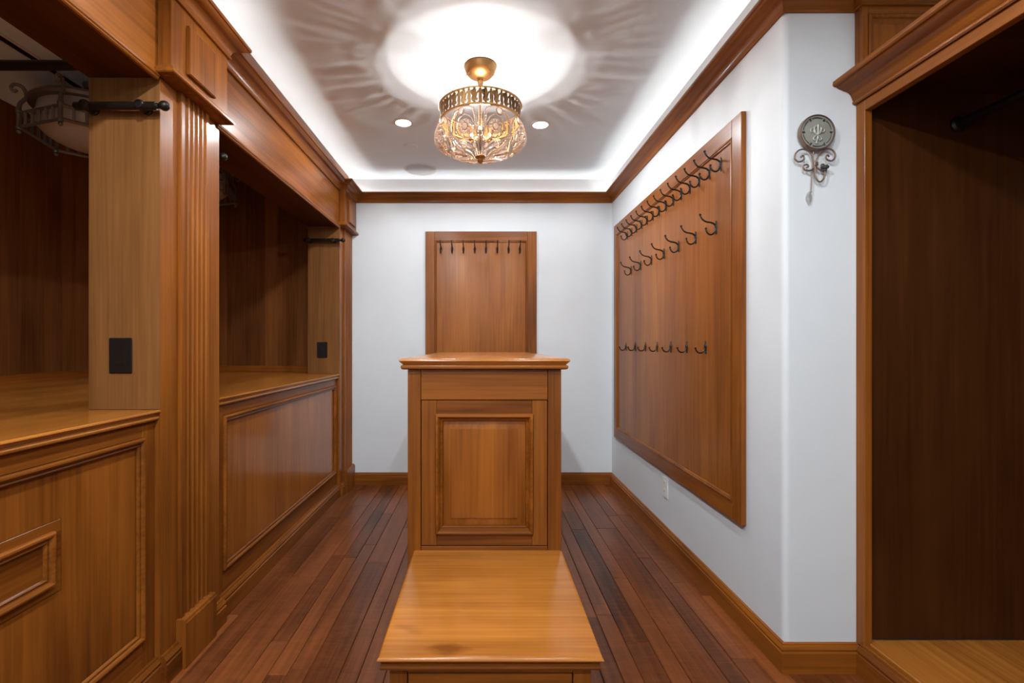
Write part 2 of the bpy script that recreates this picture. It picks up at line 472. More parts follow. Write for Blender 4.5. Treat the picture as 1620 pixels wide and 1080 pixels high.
BASEL = [(0, 0), (0.026, 0), (0.026, 0.072), (0.021, 0.076), (0.021, 0.081), (0.024, 0.086), (0.020, 0.094), (0.013, 0.100), (0.012, 0.105), (0, 0.105)]
def base_bay(y0, y1, label, drawer=None):
    t = thing('base_cabinet', label, 'cabinet', (-1.4, (y0 + y1) / 2, 0))
    e = 0.0005
    pa, pb, za, zb = y0 + 0.065, y1 - 0.065, 0.207, 0.922
    obj('stile', bx(XP - 0.25, XP, y0 + e, pa, 0, CT - 0.040), WZ, t)
    obj('stile', bx(XP - 0.25, XP, pb, y1 - e, 0, CT - 0.040), WZ, t)
    obj('rail', bx(XP - 0.25, XP, pa + e, pb - e, zb + e, CT - 0.040), WY, t)
    obj('rail', bx(XP - 0.25, XP, pa + e, pb - e, 0, za - e), WY, t)
    mo = obj('panel_moulding', frame(BM(), pa, pb, za, zb, MOULD, Mx(XP - 0.0003)), WY, t)
    if drawer:
        d0, d1, dz0, dz1 = drawer
        # field built round the drawer opening
        bm = BM()
        g = 0.002
        for q in ((pa, d0 - g, za, zb), (d1 + g, pb, za, zb), (d0 - g, d1 + g, za, dz0 - g), (d0 - g, d1 + g, dz1 + g, zb)):
            box(bm, XP - 0.03, XP - 0.004, q[0], q[1], q[2], q[3], bev=0)
        obj('panel', bm, WZ, t)
        obj('backing', bx(XP - 0.05, XP - 0.031, pa, pb, za, zb, bev=0), SHADOWGAP, t)
        dr = obj('drawer', bx(XP - 0.03, XP - 0.0035, d0, d1, dz0, dz1, bev=0.001), WY, t, 'drawer front let into the panel')
        obj('drawer_moulding', frame(BM(), d0 + 0.028, d1 - 0.028, dz0 + 0.026, dz1 - 0.026, MOULD, Mx(XP - 0.004)), WY, dr)
    else:
        obj('panel', bx(XP - 0.03, XP - 0.004, pa, pb, za, zb, bev=0), SHEEN, t)
    obj('base_moulding', sweep_xy(BM(), [(XP, y0 + 0.0158), (XP, y1 - e)], BASEL), WY, t)
    return t
base_bay(2.19, 4.03, 'low panelled wooden cabinet front between the two fluted pilasters')
base_bay(-0.45, 1.789, 'low panelled wooden cabinet front with a flat drawer, nearest at left', (-0.12, 1.395, 0.55, 0.754))

def pilaster(y0, y1, s0, s1, label):
    """Post (jamb) y0..y1 with a fluted shaft s0..s1, plinth, capital and block."""
    t = thing('pilaster', label, 'pilaster', (-1.3, (y0 + y1) / 2, 0))
    e = 0.0004
    obj('post', bx(-1.45, XF, y0, y1 - e, CT + e, SOF - e, bev=0.0015), JAMB, t)
    obj('post_base', bx(-1.45, XF, y0, y1 - e, 0, CT, bev=0.001), WZ, t)
    obj('facing', bx(XF - 0.0005, XF + 0.0002, y0 + 0.001, y1 - e, 0, SOF - e, bev=0), WZ, t)
    # fluted shaft
    prof = [(XF + e, s0), (XPIL - 0.002, s0), (XPIL, s0 + 0.002)]
    wd = s1 - s0; nf = 5; m0 = 0.022; gap = 0.008
    fw = (wd - 2 * m0 - gap * (nf - 1)) / nf
    for k in range(nf):
        a = s0 + m0 + k * (fw + gap)
        for j in range(7):
            th = PI * j / 6
            prof.append((XPIL - 0.010 * math.sin(th), a + fw / 2 - fw / 2 * math.cos(th)))
    prof += [(XPIL, s1 - 0.002), (XPIL - 0.002, s1), (XF + e, s1)]
    obj('shaft', prism(BM(), prof, 0.188, SOF), WZ, t)
    # plinth with a small cap
    pl = [(0, 0), (0.039, 0), (0.039, 0.172), (0.036, 0.176), (0.036, 0.180), (0.033, 0.186), (0.028, 0.188), (0, 0.188)]
    yc1 = min(s1 + 0.012, YB - 0.001)
    obj('plinth', sweep_xy(BM(), [(XF + e, s0 - 0.012), (XF + e, yc1)], pl), WZ, t)
    # base mouldings on the post at both sides of the plinth
    for a, b_ in ((y0 - 0.0, s0 - 0.0125), (yc1 + 0.0005, y1 + 0.015)):
        b_ = min(b_, YB - 0.001)
        if b_ - a > 0.01: obj('base_moulding', sweep_xy(BM(), [(XF + e, a), (XF + e, b_)], BASEL), WY, t)
    # block over the beam line
    q0, q1 = y0 - 0.014, min(y1 - 0.025, YB - 0.001)
    if y1 > YB - 0.01: q1 = YB - 0.001
    bl = obj('block', bx(XF + e, XBLK, q0, q1, SOF, CB + 0.01), WZ, t)
    b0, b1 = q0 + 0.09, q0 + 0.275
    b1 = min(b1, YB - 0.035)
    obj('plaque', raised(BM(), b0, b1, 2.288, 2.474, 0.017, 0.019, 0.003, Mx(XBLK + 0.0002 - 0.004)), WZ, bl)
    # capital ledge wraps the block
    cap = [(0, 2.237), (0.018, 2.237), (0.022, 2.241), (0.022, 2.246), (0.018, 2.250), (0.018, 2.254), (0.012, 2.262), (0.008, 2.266), (0, 2.267)]
    path = [(XF + e, q0), (XBLK, q0), (XBLK, q1)] + ([(XF + e, q1)] if q1 < YB - 0.05 else [])
    obj('capital', sweep_xy(BM(), path, cap), WY, t)
    return t
pilaster(1.789, 2.19, 1.893, 2.086, 'tall fluted wooden pilaster standing between the two left alcove bays')
pilaster(4.03, YB, 4.134, YB - 0.001, 'tall fluted wooden pilaster in the far left corner against the end wall')

bt = thing('header_beam', 'long wooden header beam over the left alcove bays', 'beam', (-1.3, 1.4, SOF))
obj('beam', bx(-1.45, XF - 0.001, YREAR, YB - 0.061, SOF + 0.008, CEIL - 0.001, bev=0), WY, bt)
obj('soffit', bx(-1.45, XF - 0.013, YREAR, YB - 0.061, SOF, SOF + 0.0079, bev=0), SOFFIT_SHADE, bt, 'beam soffit with its shade put into the wood colour')
fr = [(0, 2.226), (0.004, 2.222), (0.004, 2.230), (0.010, 2.217), (0.0165, 2.219), (0.0185, 2.226), (0.0165, 2.233), (0.012, 2.235), (0.012, 2.240), (0.006, 2.243), (0.006, 2.247), (0, 2.249)]
fr = [(-0.012, 2.2349), (-0.012, 2.222), (-0.006, 2.217), (0.004, 2.217), (0.008, 2.221), (0.006, 2.226), (0.010, 2.230), (0.011, 2.236), (0.006, 2.240), (0.005, 2.246), (0.0, 2.249), (-0.0008, 2.249), (-0.0008, 2.2349)]
for a, b_ in ((YREAR, 1.774), (2.166, 4.015)):
    obj('bead_moulding', sweep_xy(BM(), [(XF, a), (XF, b_)], fr), WY, bt)

# ------------------------------------------------------------------ RIGHT: wardrobe and the high cupboard
XW = 1.434; W0 = -1.0; W1 = YR - 0.001
wt = thing('wardrobe', 'tall open dark wooden wardrobe niche with cornice at right', 'wardrobe', (1.8, 0.5, 0))
obj('stile', bx(XW, XW + 0.028, 1.828, W1, 0.11, 2.176), WZ, wt)
obj('stile', bx(XW, XW + 0.028, W0, W0 + 0.06, 0.11, 2.176), WZ, wt)
obj('head_rail', bx(XW, XW + 0.028, W0 + 0.0605, 1.8275, 2.132, 2.176), WY, wt)
CORN = [(0, 2.176), (0.008, 2.172), (0.014, 2.176), (0.015, 2.182), (0.011, 2.187), (0.014, 2.190)] + arc(0.052, 2.190, 0.036, 178, 95, 5)[1:] + \
       [(0.056, 2.230), (0.066, 2.233), (0.074, 2.239), (0.076, 2.242), (0.084, 2.242), (0.088, 2.245), (0.090, 2.250), (0.088, 2.262), (-0.02, 2.262), (-0.02, 2.176)]
obj('cornice', sweep_xy(BM(), [(XW, W1), (XW, W0)], CORN), WY, wt)
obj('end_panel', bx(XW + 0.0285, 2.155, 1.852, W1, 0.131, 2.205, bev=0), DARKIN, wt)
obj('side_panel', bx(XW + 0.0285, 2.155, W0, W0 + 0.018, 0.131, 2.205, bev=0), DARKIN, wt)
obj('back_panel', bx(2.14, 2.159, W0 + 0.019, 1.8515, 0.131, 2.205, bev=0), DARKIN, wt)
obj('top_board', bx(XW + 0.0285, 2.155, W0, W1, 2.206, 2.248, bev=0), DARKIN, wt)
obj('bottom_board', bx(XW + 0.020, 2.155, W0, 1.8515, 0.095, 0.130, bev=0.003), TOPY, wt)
obj('kick_board', bx(XW + 0.0005, XW + 0.0195, W0, 1.8275, 0.0, 0.122, bev=0.002), WY, wt)
obj('base_moulding', sweep_xy(BM(), [(XW, YR - 0.023), (XW, W0)], [(p * 0.016 / 0.022, z) for p, z in BASE]), WY, wt)
ro = thing('clothes_rod', 'dark round clothes rod inside the wardrobe niche', 'rod', (1.808, 1.0, 2.08))
obj('rod', lathe(BM(), [(0, W0 + 0.03), (0.017, W0 + 0.03), (0.017, 1.84), (0, 1.84)], 20, (1.808, 0, 2.09), 'y'), BLACK, ro)
obj('flange', lathe(BM(), [(0, 1.8515), (0.032, 1.8515), (0.032, 1.845), (0.024, 1.838), (0.022, 1.825), (0.0175, 1.825)], 24, (1.808, 0, 2.09), 'y'), BLACK, ro)
obj('led_strip', bx(1.50, 1.512, W0 + 0.1, 1.78, 2.2485, 2.256, bev=0), LED2, wt, 'LED strip lying on the wardrobe top')
# high panel over the wardrobe end
hp = thing('cupboard_panel', 'framed wooden panel above the wardrobe cornice at top right', 'panel', (1.7, 1.85, 2.4))
z0, z1 = 2.263, CB
obj('backing', bx(1.43, 2.155, 1.852, YR - 0.0005, z0, z1 + 0.005, bev=0), WZ, hp)
obj('stile', bx(1.43, 1.452, 1.835, 1.8515, z0, z1 + 0.005), WZ, hp)
obj('rail', bx(1.4525, 2.155, 1.835, 1.8515, z1 - 0.028, z1 + 0.005), WX, hp)
obj('rail', bx(1.4525, 2.155, 1.835, 1.8515, z0, z0 + 0.03), WX, hp)
obj('panel_moulding', frame(BM(), 1.453, 1.95, z0 + 0.0305, z1 - 0.0285, [(0, 0), (0, 0.004), (0.005, 0.007), (0.012, 0.004), (0.016, -0.004), (0.026, -0.008), (0.032, -0.014), (0.032, -0.016), (0, -0.016)], My(1.835)), WZ, hp)
obj('panel', bx(1.475, 1.94, 1.847, 1.8515, z0 + 0.04, z1 - 0.04, bev=0), WZ, hp)

# ------------------------------------------------------------------ coat boards
def board_mould():   # (inset, height): step down from the frame into the field
    return [(0, 0), (0, 0.0025), (0.004, 0.004), (0.008, 0.0025), (0.010, -0.002), (0.013, -0.0015), (0.016, -0.004), (0.018, -0.009), (0.018, -0.011), (0, -0.011)]
def coat_board(name, label, a0, a1, b0, b1, back, face, M, axis_rail):
    """a: along the wall, b: z; M(h) maps with h measured from the face plane."""
    t = thing(name, label, 'coat board', M(face)((a0 + a1) / 2, b0, 0))
    T = 0.023; S = 0.082; e = 0.0003
    def slab_(aa, ab, ba, bb, h0, h1, bev=0.002):
        p, q = M(face)(aa, ba, h0), M(face)(ab, bb, h1)
        return bx(*[v for i in range(3) for v in sorted((p[i], q[i]))], bev=bev)
    obj('stile', slab_(a0, a0 + S, b0, b1, -T + 0.0005, 0), WZ, t)
    obj('stile', slab_(a1 - S, a1, b0, b1, -T + 0.0005, 0), WZ, t)
    obj('rail', slab_(a0 + S + e, a1 - S - e, b1 - S, b1, -T + 0.0005, 0), axis_rail, t)
    obj('rail', slab_(a0 + S + e, a1 - S - e, b0, b0 + S, -T + 0.0005, 0), axis_rail, t)
    obj('panel', slab_(a0 + S + e, a1 - S - e, b0 + S + e, b1 - S - e, -T + 0.0005, -0.009, 0), PANEL, t)
    obj('inner_moulding', frame(BM(), a0 + S + e, a1 - S - e, b0 + S + e, b1 - S - e, board_mould(), M(face)), WZ, t)
    return t
XBRD = XR - 0.023
coat_board('coat_board', 'large framed wooden hook board on the right wall with three rows of hooks', 2.138, 4.222, 0.457, 2.279, XR, XBRD, Mnx, WY)
YBRD = YB - 0.023
coat_board('coat_board', 'framed wooden hook board on the end wall behind the island', -0.514, 0.480, 0.457, 2.267, YB, YBRD, My, WX)

# hooks: origin at the surface, out = +X local
def hook_parts(root, double):
    bm = BM()
    prof = [(-0.034, 0.004), (-0.028, 0.0075), (-0.018, 0.008), (-0.006, 0.0105), (0.006, 0.0115), (0.016, 0.009), (0.024, 0.0055), (0.032, 0.002)]
    L_, R_ = [], []
    lo, hi = [], []
    for z, wdt in prof:
        lo.append((bm.verts.new((0, -wdt, z)), bm.verts.new((0, wdt, z))))
        hi.append((bm.verts.new((0.0035, -wdt * 0.8, z)), bm.verts.new((0.0035, wdt * 0.8, z))))
    n = len(prof)
    for i in range(n - 1):
        bm.faces.new((hi[i][0], hi[i][1], hi[i + 1][1], hi[i + 1][0]))
        bm.faces.new((lo[i][0], lo[i + 1][0], lo[i + 1][1], lo[i][1]))
        bm.faces.new((lo[i][0], hi[i][0], hi[i + 1][0], lo[i + 1][0]))
        bm.faces.new((lo[i][1], lo[i + 1][1], hi[i + 1][1], hi[i][1]))
    bm.faces.new((lo[0][0], lo[0][1], hi[0][1], hi[0][0])); bm.faces.new((lo[-1][0], hi[-1][0], hi[-1][1], lo[-1][1]))
    ball(bm, (0.0035, 0, 0.004), 0.0085, 2, (0.7, 1, 1.2))
    obj('back_plate', bm, BLACK, root)
    if double:
        bm = tube(BM(), spline([(0.004, 0, 0.008), (0.016, 0, 0.019), (0.032, 0, 0.024), (0.050, 0, 0.027), (0.066, 0, 0.036), (0.076, 0, 0.050), (0.079, 0, 0.058)], 5), 0.0048, 8, 0.0034)
        ball(bm, (0.0795, 0, 0.061), 0.0062, 2)
        obj('upper_hook', bm, BLACK, root)
        pts = [(0.004, 0, 0.000), (0.006, 0, -0.016), (0.014, 0, -0.030), (0.028, 0, -0.036), (0.042, 0, -0.030), (0.050, 0, -0.016), (0.0515, 0, -0.008)]
        tip = (0.0515, 0, -0.006)
    else:
        pts = [(0.004, 0, 0.012), (0.005, 0, -0.004), (0.011, 0, -0.020), (0.024, 0, -0.029), (0.040, 0, -0.027), (0.050, 0, -0.016), (0.053, 0, -0.008)]
        tip = (0.0535, 0, -0.005)
    bm = tube(BM(), spline(pts, 5), 0.0048, 8, 0.0034)
    ball(bm, tip, 0.006, 2)
    obj('lower_hook', bm, BLACK, root)
ORD = ['nearest', 'second', 'third', 'fourth', 'fifth', 'sixth', 'seventh', 'eighth', 'ninth', 'tenth', 'eleventh', 'twelfth', 'thirteenth', 'farthest']
hk = thing('coat_hook', 'black double coat hook, nearest one in the top row on right board', 'hook', group='top row of hooks on the right board')
hook_parts(hk, True)
sk = thing('coat_hook', 'black single coat hook, nearest one in the bottom row on right board', 'hook', group='bottom row of hooks on the right board')
hook_parts(sk, False)
def place(first, fresh, loc, rz, label, group):
    if fresh:
        first.location = loc; first.rotation_euler = (0, 0, rz); first['label'] = label; first['group'] = group; return first
    return dup(first, loc, rz, label, group)
XS = XBRD + 0.009 + 0.0002
for k in range(14):
    o = ORD[k] + (' from the near end' if 0 < k < 13 else '')
    place(hk, k == 0, (XS - 0.0004, 2.338 + 0.1163 * k, 2.120), PI, "black double coat hook, %s in right board's top row" % o, 'top row of hooks on the right board')
for k in range(7):
    o = ('farthest' if k == 6 else ORD[k]) + (' from the near end' if 0 < k < 6 else '')
    place(hk, False, (XS - 0.0004, 2.385 + 0.2285 * k, 1.828), PI, "black double coat hook, %s in right board's middle row" % o, 'middle row of hooks on the right board')
for k in range(7):
    o = ('farthest' if k == 6 else ORD[k]) + (' from the near end' if 0 < k < 6 else '')
    place(sk, k == 0, (XS - 0.0004, 2.497 + 0.2315 * k, 1.240), PI, "black single coat hook, %s in right board's bottom row" % o, 'bottom row of hooks on the right board')
OL = ['leftmost', 'second from the left', 'third from the left', 'fourth from the left', 'fourth from the right', 'third from the right', 'second from the right', 'rightmost']
for k in range(8):
    place(hk, False, ((697.3 + 17.9 * k - 764) * 4.35 / 770, YBRD + 0.009 - 0.0002, 2.108), -PI / 2, 'black double coat hook, %s on the end wall board' % OL[k], 'hooks on the end wall board')

# ------------------------------------------------------------------ ISLAND and BENCH
IX0, IX1, IY0, IY1, IT = -0.290, 0.302, 1.877, 3.47, 1.200
it = thing('storage_island', 'tall wooden storage island with panelled door behind the bench', 'cabinet', (0.006, 2.6, 0))
def top_slab(x0, x1, y0, y1, z, m, parent, name='top', k=1.0, back=True):
    """Slab with a rounded, under-bevelled edge over a bead on its sides."""
    prof = [(0.012, 0), (0.007, -0.001 * k), (0.003, -0.003 * k), (0.0006, -0.006 * k), (0, -0.0085 * k), (0.003, -0.0115 * k), (0.012, -0.019 * k), (0.015, -0.022 * k)]
    bead = [(0.012, -0.0225 * k), (0.0075, -0.0245 * k), (0.006, -0.029 * k), (0.0075, -0.034 * k), (0.012, -0.037 * k), (0.020, -0.038 * k)]
    def stack(pr):
        bm = BM(); rings = []
        for u, dz in pr:
            yb = y1 - (u if back else 0)
            rings.append([bm.verts.new(p) for p in ((x0 + u, y0 + u, z + dz), (x1 - u, y0 + u, z + dz), (x1 - u, yb, z + dz), (x0 + u, yb, z + dz))])
        for a, c in zip(rings, rings[1:]):
            for i in range(4): bm.faces.new((a[i], a[(i + 1) % 4], c[(i + 1) % 4], c[i]))
        bm.faces.new(rings[0]); bm.faces.new(rings[-1][::-1]); return bm
    t = obj(name, stack(prof), m, parent)
    obj('bead', stack(bead), WX, parent)
    return t
top_slab(IX0 - 0.030, IX1 + 0.030, IY0 - 0.030, IY1 + 0.030, IT, TOPW, it, 'countertop', 1.13)
zt = IT - 0.0435
obj('carcass', bx(IX0 + 0.001, IX1 - 0.001, IY0 + 0.030, IY1, 0, zt), WZ, it)
DX0, DX1, DZ0, DZ1 = -0.237, 0.248, 0.478, 1.037
obj('stile', bx(IX0, DX0 - 0.003, IY0, IY0 + 0.0295, 0, zt), WZ, it)
obj('stile', bx(DX1 + 0.003, IX1, IY0, IY0 + 0.0295, 0, zt), WZ, it)
obj('rail', bx(DX0 - 0.0015, DX1 + 0.0015, IY0, IY0 + 0.0295, DZ1 + 0.003, zt), WX, it)
obj('rail', bx(DX0 - 0.0015, DX1 + 0.0015, IY0, IY0 + 0.0295, 0.30, DZ0 - 0.003), WX, it)
obj('recess', bx(DX0, DX1, IY0 + 0.024, IY0 + 0.0295, DZ0, DZ1, bev=0), SHADOWGAP, it)
dr = obj('door', bx(DX0, DX1, IY0 + 0.015, IY0 + 0.0235, DZ0, DZ1, bev=0), WZ, it, 'framed door with a raised panel')
SW = 0.058
obj('stile', bx(DX0, DX0 + SW, IY0 + 0.001, IY0 + 0.0149, DZ0, DZ1), WZ, dr)
obj('stile', bx(DX1 - SW, DX1, IY0 + 0.001, IY0 + 0.0149, DZ0, DZ1), WZ, dr)
obj('rail', bx(DX0 + SW + 0.0003, DX1 - SW - 0.0003, IY0 + 0.001, IY0 + 0.0149, DZ1 - 0.055, DZ1), WX, dr)
obj('rail', bx(DX0 + SW + 0.0003, DX1 - SW - 0.0003, IY0 + 0.001, IY0 + 0.0149, DZ0, DZ0 + 0.050), WX, dr)
BOL = [(0, -0.012), (0, 0.010), (0.003, 0.017), (0.009, 0.019), (0.0135, 0.015), (0.016, 0.007), (0.019, 0.001), (0.021, -0.001), (0.024, 0.001), (0.027, -0.002), (0.029, -0.006), (0.029, -0.012)]
obj('door_moulding', frame(BM(), DX0 + SW - 0.004, DX1 - SW + 0.004, DZ0 + 0.046, DZ1 - 0.051, BOL, My(IY0 + 0.001)), WX, dr)
obj('raised_panel', raised(BM(), DX0 + SW + 0.0255, DX1 - SW - 0.0255, DZ0 + 0.0755, DZ1 - 0.0805, -0.0105, 0.002, 0.030, My(IY0 + 0.002)), WZ, dr)

BX0, BX1, BY0, BT = -0.242, 0.280, 1.262, 0.460
bn = thing('bench', 'low polished wooden bench seat in front of the tall island', 'bench', (0.019, 1.56, 0))
top_slab(BX0 - 0.027, BX1 + 0.027, BY0 - 0.032, IY0 - 0.0005, BT, TOPW, bn, 'seat', 1.05, back=False)
zb = BT - 0.0405
obj('carcass', bx(BX0 + 0.001, BX1 - 0.001, BY0 + 0.02, IY0 - 0.0005, 0, zb), WZ, bn)
obj('stile', bx(BX0, BX0 + 0.045, BY0, BY0 + 0.0195, 0, zb), WZ, bn)
obj('stile', bx(BX1 - 0.045, BX1, BY0, BY0 + 0.0195, 0, zb), WZ, bn)
obj('rail', bx(BX0 + 0.0455, BX1 - 0.0455, BY0, BY0 + 0.0195, zb - 0.018, zb), WX, bn)
obj('drawer_front', bx(BX0 + 0.048, BX1 - 0.048, BY0 + 0.002, BY0 + 0.0195, 0.11, zb - 0.021), WX, bn)
obj('rail', bx(BX0 + 0.0455, BX1 - 0.0455, BY0, BY0 + 0.0195, 0, 0.107), WX, bn)

# ------------------------------------------------------------------ rods on the posts
def post_rod(yface, sgn, xball, label):
    """Short garment rod across the side of a post; sgn -1: on the near side, +1: on the far side."""
    yc = yface + sgn * 0.036; z = 2.112
    t = thing('garment_rod', label, 'rod', (xball, yc, z))
    xe = xball - 0.325
    obj('rod', lathe(BM(), [(0, xe), (0.012, xe), (0.0145, xe + 0.004), (0.0145, xball - 0.030), (0, xball - 0.030)], 20, (0, yc, z), 'x'), BLACK, t)
    obj('finial', lathe(BM(), [(0, xball - 0.0299), (0.011, xball - 0.0299), (0.009, xball - 0.022)] + [(0.018 * math.sin(a), xball - 0.002 - 0.018 * math.cos(a)) for a in [PI * k / 8 for k in range(2, 8)]] + [(0, xball + 0.016)], 20, (0, yc, z), 'x'), BLACK, t)
    for xb in (xball - 0.282, xball - 0.085):
        bm = lathe(BM(), [(0, 0), (0.0185, 0), (0.0185, 0.004), (0.013, 0.007), (0.012, 0.019), (0.0165, 0.021), (0.0175, 0.025), (0.0175, 0.050), (0.015, 0.055), (0.010, 0.056), (0.009, 0.053), (0, 0.053)], 20)
        for v in bm.verts: v.co = Vector((xb + v.co.x, yface + sgn * (v.co.z + 0.0006), z + v.co.y))
        obj('bracket', bm, BLACK, t)
post_rod(1.789, -1, -1.145, 'short black rod with ball end on near post at left')
post_rod(2.19, 1, -1.185, 'black rod ball end peeking out behind the near fluted pilaster')
post_rod(4.03, -1, -1.145, 'short black rod with ball end on far post by end wall')
t = obj('ceiling_rail', lathe(BM(), [(0, XAL + 0.001), (0.020, XAL + 0.001), (0.020, -1.451), (0, -1.451)], 20, (0, 2.0, 2.40), 'x'), BLACK)
tag(t, 'thick black bar crossing the alcove below its ceiling', 'rail')

# ------------------------------------------------------------------ outlets
def outlet_black(y, label):
    t = thing('wall_outlet', label, 'outlet', (-1.33, y, 1.21))
    obj('cover_plate', bx(-1.372, -1.287, y - 0.0065, y - 0.0003, 1.147, 1.277, bev=0.003), BLACKP, t)
    obj('insert', bx(-1.348, -1.311, y - 0.0085, y - 0.0066, 1.178, 1.246, bev=0.001), BLACK, t)
outlet_black(1.789, 'black cover plate on the near left post above the counter')
outlet_black(4.03, 'black cover plate on the far left post above the counter')
t = thing('wall_outlet', 'white wall outlet just under the right hook board', 'outlet', (XR, 3.08, 0.35))
obj('cover_plate', bx(XR - 0.006, XR - 0.0003, 3.04, 3.125, 0.287, 0.415, bev=0.002), WHITEP, t)
for zz in (0.325, 0.378):
    s = obj('socket', bx(XR - 0.008, XR - 0.0061, 3.066, 3.099, zz - 0.017, zz + 0.017, bev=0.0012), WHITEP, t)
    bm = BM()
    for dy in (-0.006, 0.006): box(bm, XR - 0.0084, XR - 0.0081, 3.0825 + dy - 0.001, 3.0825 + dy + 0.001, zz - 0.002, zz + 0.008, bev=0)
    obj('slot', bm, BLACKP, s)

# ------------------------------------------------------------------ ceiling fittings
def downlight(x, y, label, k=1.0):
    t = thing('downlight', label, 'ceiling light', (x, y, CEIL), 'recessed ceiling downlights')
    obj('trim_ring', lathe(BM(), [(0.052, -0.0002), (0.066, -0.0002), (0.067, -0.003), (0.055, -0.005), (0.051, -0.003)] , 32, (x, y, CEIL)), WHITEP, t)
    obj('lens', lathe(BM(), [(0, -0.0015), (0.0515, -0.0015), (0.0515, -0.0004), (0, -0.0004)], 32, (x, y, CEIL)), LENS, t)
    l = bpy.data.lights.new('lamp', 'SPOT'); l.energy = DOWN_W * k; l.color = (0.92, 0.97, 1.0)
    l.spot_size = math.radians(176); l.spot_blend = 0.35; l.shadow_soft_size = 0.035
    lo = bpy.data.objects.new('lamp', l); C.objects.link(lo); lo.parent = t; lo.location = (0, 0, -0.04)
downlight(-0.533, 3.26, 'bright recessed downlight left of the chandelier', 0.66)
downlight(0.389, 3.29, 'bright recessed downlight right of the chandelier', 0.66)
for y, where, k, k2 in ((1.93, 'over the bench front', 0.36, 0.07), (0.5, 'just before the bench', 1.75, 0.62), (-0.9, 'by the rear wall', 2.4, 1.3)):
    downlight(-0.47, y, 'recessed ceiling downlight %s, on the alcove side' % where, k)
    downlight(0.42, y, 'recessed ceiling downlight %s, on the wardrobe side' % where, k2)
t = thing('ceiling_speaker', 'flush round white speaker grille in the ceiling near end wall', 'speaker', (-0.53, 4.127, CEIL))
obj('grille', lathe(BM(), [(0, -0.004), (0.128, -0.0035), (0.128, -0.0003), (0, -0.0003)], 48, (-0.53, 4.127, CEIL)), GRILLE, t)
obj('bezel', lathe(BM(), [(0.129, -0.0003), (0.1385, -0.0003), (0.138, -0.005), (0.134, -0.006), (0.129, -0.004)], 48, (-0.53, 4.127, CEIL)), WHITEP, t)
t = obj('sensor_cap', lathe(BM(), [(0, -0.009), (0.046, -0.008), (0.052, -0.004), (0.052, -0.0003), (0, -0.0003)], 32, (-0.539, 3.642, CEIL)), CEILM, loc=(-0.539, 3.642, CEIL))
tag(t, 'small round white cap on the ceiling left of chandelier', 'ceiling cap')
# slot diffuser in the alcove ceiling
t = thing('slot_diffuser', 'dark linear air slot in the alcove ceiling at upper left', 'air vent', (-2.33, 2.3, CEIL))
for xa in (-2.365, -2.31):
    obj('frame_strip', bx(xa, xa + 0.015, 1.2, 3.3, CEIL - 0.008, CEIL - 0.0003, bev=0.001), WHITEP, t)
obj('slot', bx(-2.3495, -2.3105, 1.2, 3.3, CEIL - 0.004, CEIL - 0.0003, bev=0), BLACKP, t)

# ------------------------------------------------------------------ chandelier
CX, CY = -0.0135, 2.60
ch = thing('chandelier', 'gold semi-flush chandelier with beaded crystal bowl', 'chandelier', (CX, CY, CEIL))
cc = (CX, CY, 0)
obj('canopy', lathe(BM(), [(0, 2.739), (0.085, 2.739), (0.088, 2.735), (0.085, 2.731), (0.083, 2.724), (0.076, 2.705), (0.063, 2.690), (0.044, 2.680), (0.020, 2.675), (0.016, 2.668), (0, 2.668)], 40, cc), GOLD, ch)
obj('stem', lathe(BM(), [(0, 2.6679), (0.012, 2.6679), (0.016, 2.655), (0.013, 2.640), (0.009, 2.62), (0.008, 2.46), (0.014, 2.45), (0.016, 2.44), (0.010, 2.42), (0.014, 2.40), (0.020, 2.388), (0.014, 2.376), (0.006, 2.366), (0.004, 2.30), (0.004, 2.262), (0, 2.262)], 20, cc), GOLD, ch)
RT, ZT, ZM = 0.217, 2.517, 2.437
bd = obj('filigree_band', lathe(BM(), [(RT - 0.004, ZT - 0.006), (RT + 0.004, ZT - 0.006), (RT + 0.006, ZT - 0.002), (RT + 0.004, ZT + 0.002), (RT - 0.004, ZT + 0.002), (RT - 0.004, ZT - 0.006)], 64, cc), GOLD, ch)
obj('lower_ring', lathe(BM(), [(RT - 0.010, ZM - 0.005), (RT - 0.001, ZM - 0.005), (RT + 0.001, ZM), (RT - 0.001, ZM + 0.005), (RT - 0.010, ZM + 0.005), (RT - 0.010, ZM - 0.005)], 64, cc), GOLD, bd)
# one fleur of the band, cut from sheet; copied round
fle = [(0, 0), (0.006, 0.004), (0.0035, 0.016), (0.009, 0.012), (0.0155, 0.019), (0.014, 0.029), (0.0085, 0.024), (0.0045, 0.034), (0.011, 0.039), (0.013, 0.048), (0.019, 0.054), (0.021, 0.066), (0.0135, 0.063), (0.0085, 0.054), (0.0045, 0.060), (0.007, 0.072), (0, 0.080)]
out = fle + [(-a, b) for a, b in fle[-2:0:-1]]
out = [(a * 1.06, b) for a, b in out]
bm = BM()
for s in (0, 1):
    vs = [bm.verts.new((a, -0.0012 + 0.0024 * s, b)) for a, b in out]
    f = bm.faces.new(vs)
bm.verts.ensure_lookup_table(); n = len(out)
for i in range(n): bm.faces.new((bm.verts[i], bm.verts[(i + 1) % n], bm.verts[n + (i + 1) % n], bm.verts[n + i]))
bmesh.ops.triangulate(bm, faces=[f for f in bm.faces if len(f.verts) > 4])
bm.normal_update()
fm = bpy.data.meshes.new('fleur'); bm.to_mesh(fm); bm.free(); fm.materials.append(BANDM)
NF = 24
for k in range(NF):
    a = 2 * PI * (k + 0.5) / NF
    o = bpy.data.objects.new('fleur', fm); C.objects.link(o); o.parent = bd
    rr = RT - 0.003
    o.location = (rr * math.cos(a), rr * math.sin(a), ZM - CEIL); o.rotation_euler = (math.radians(-2), 0, a + PI / 2)
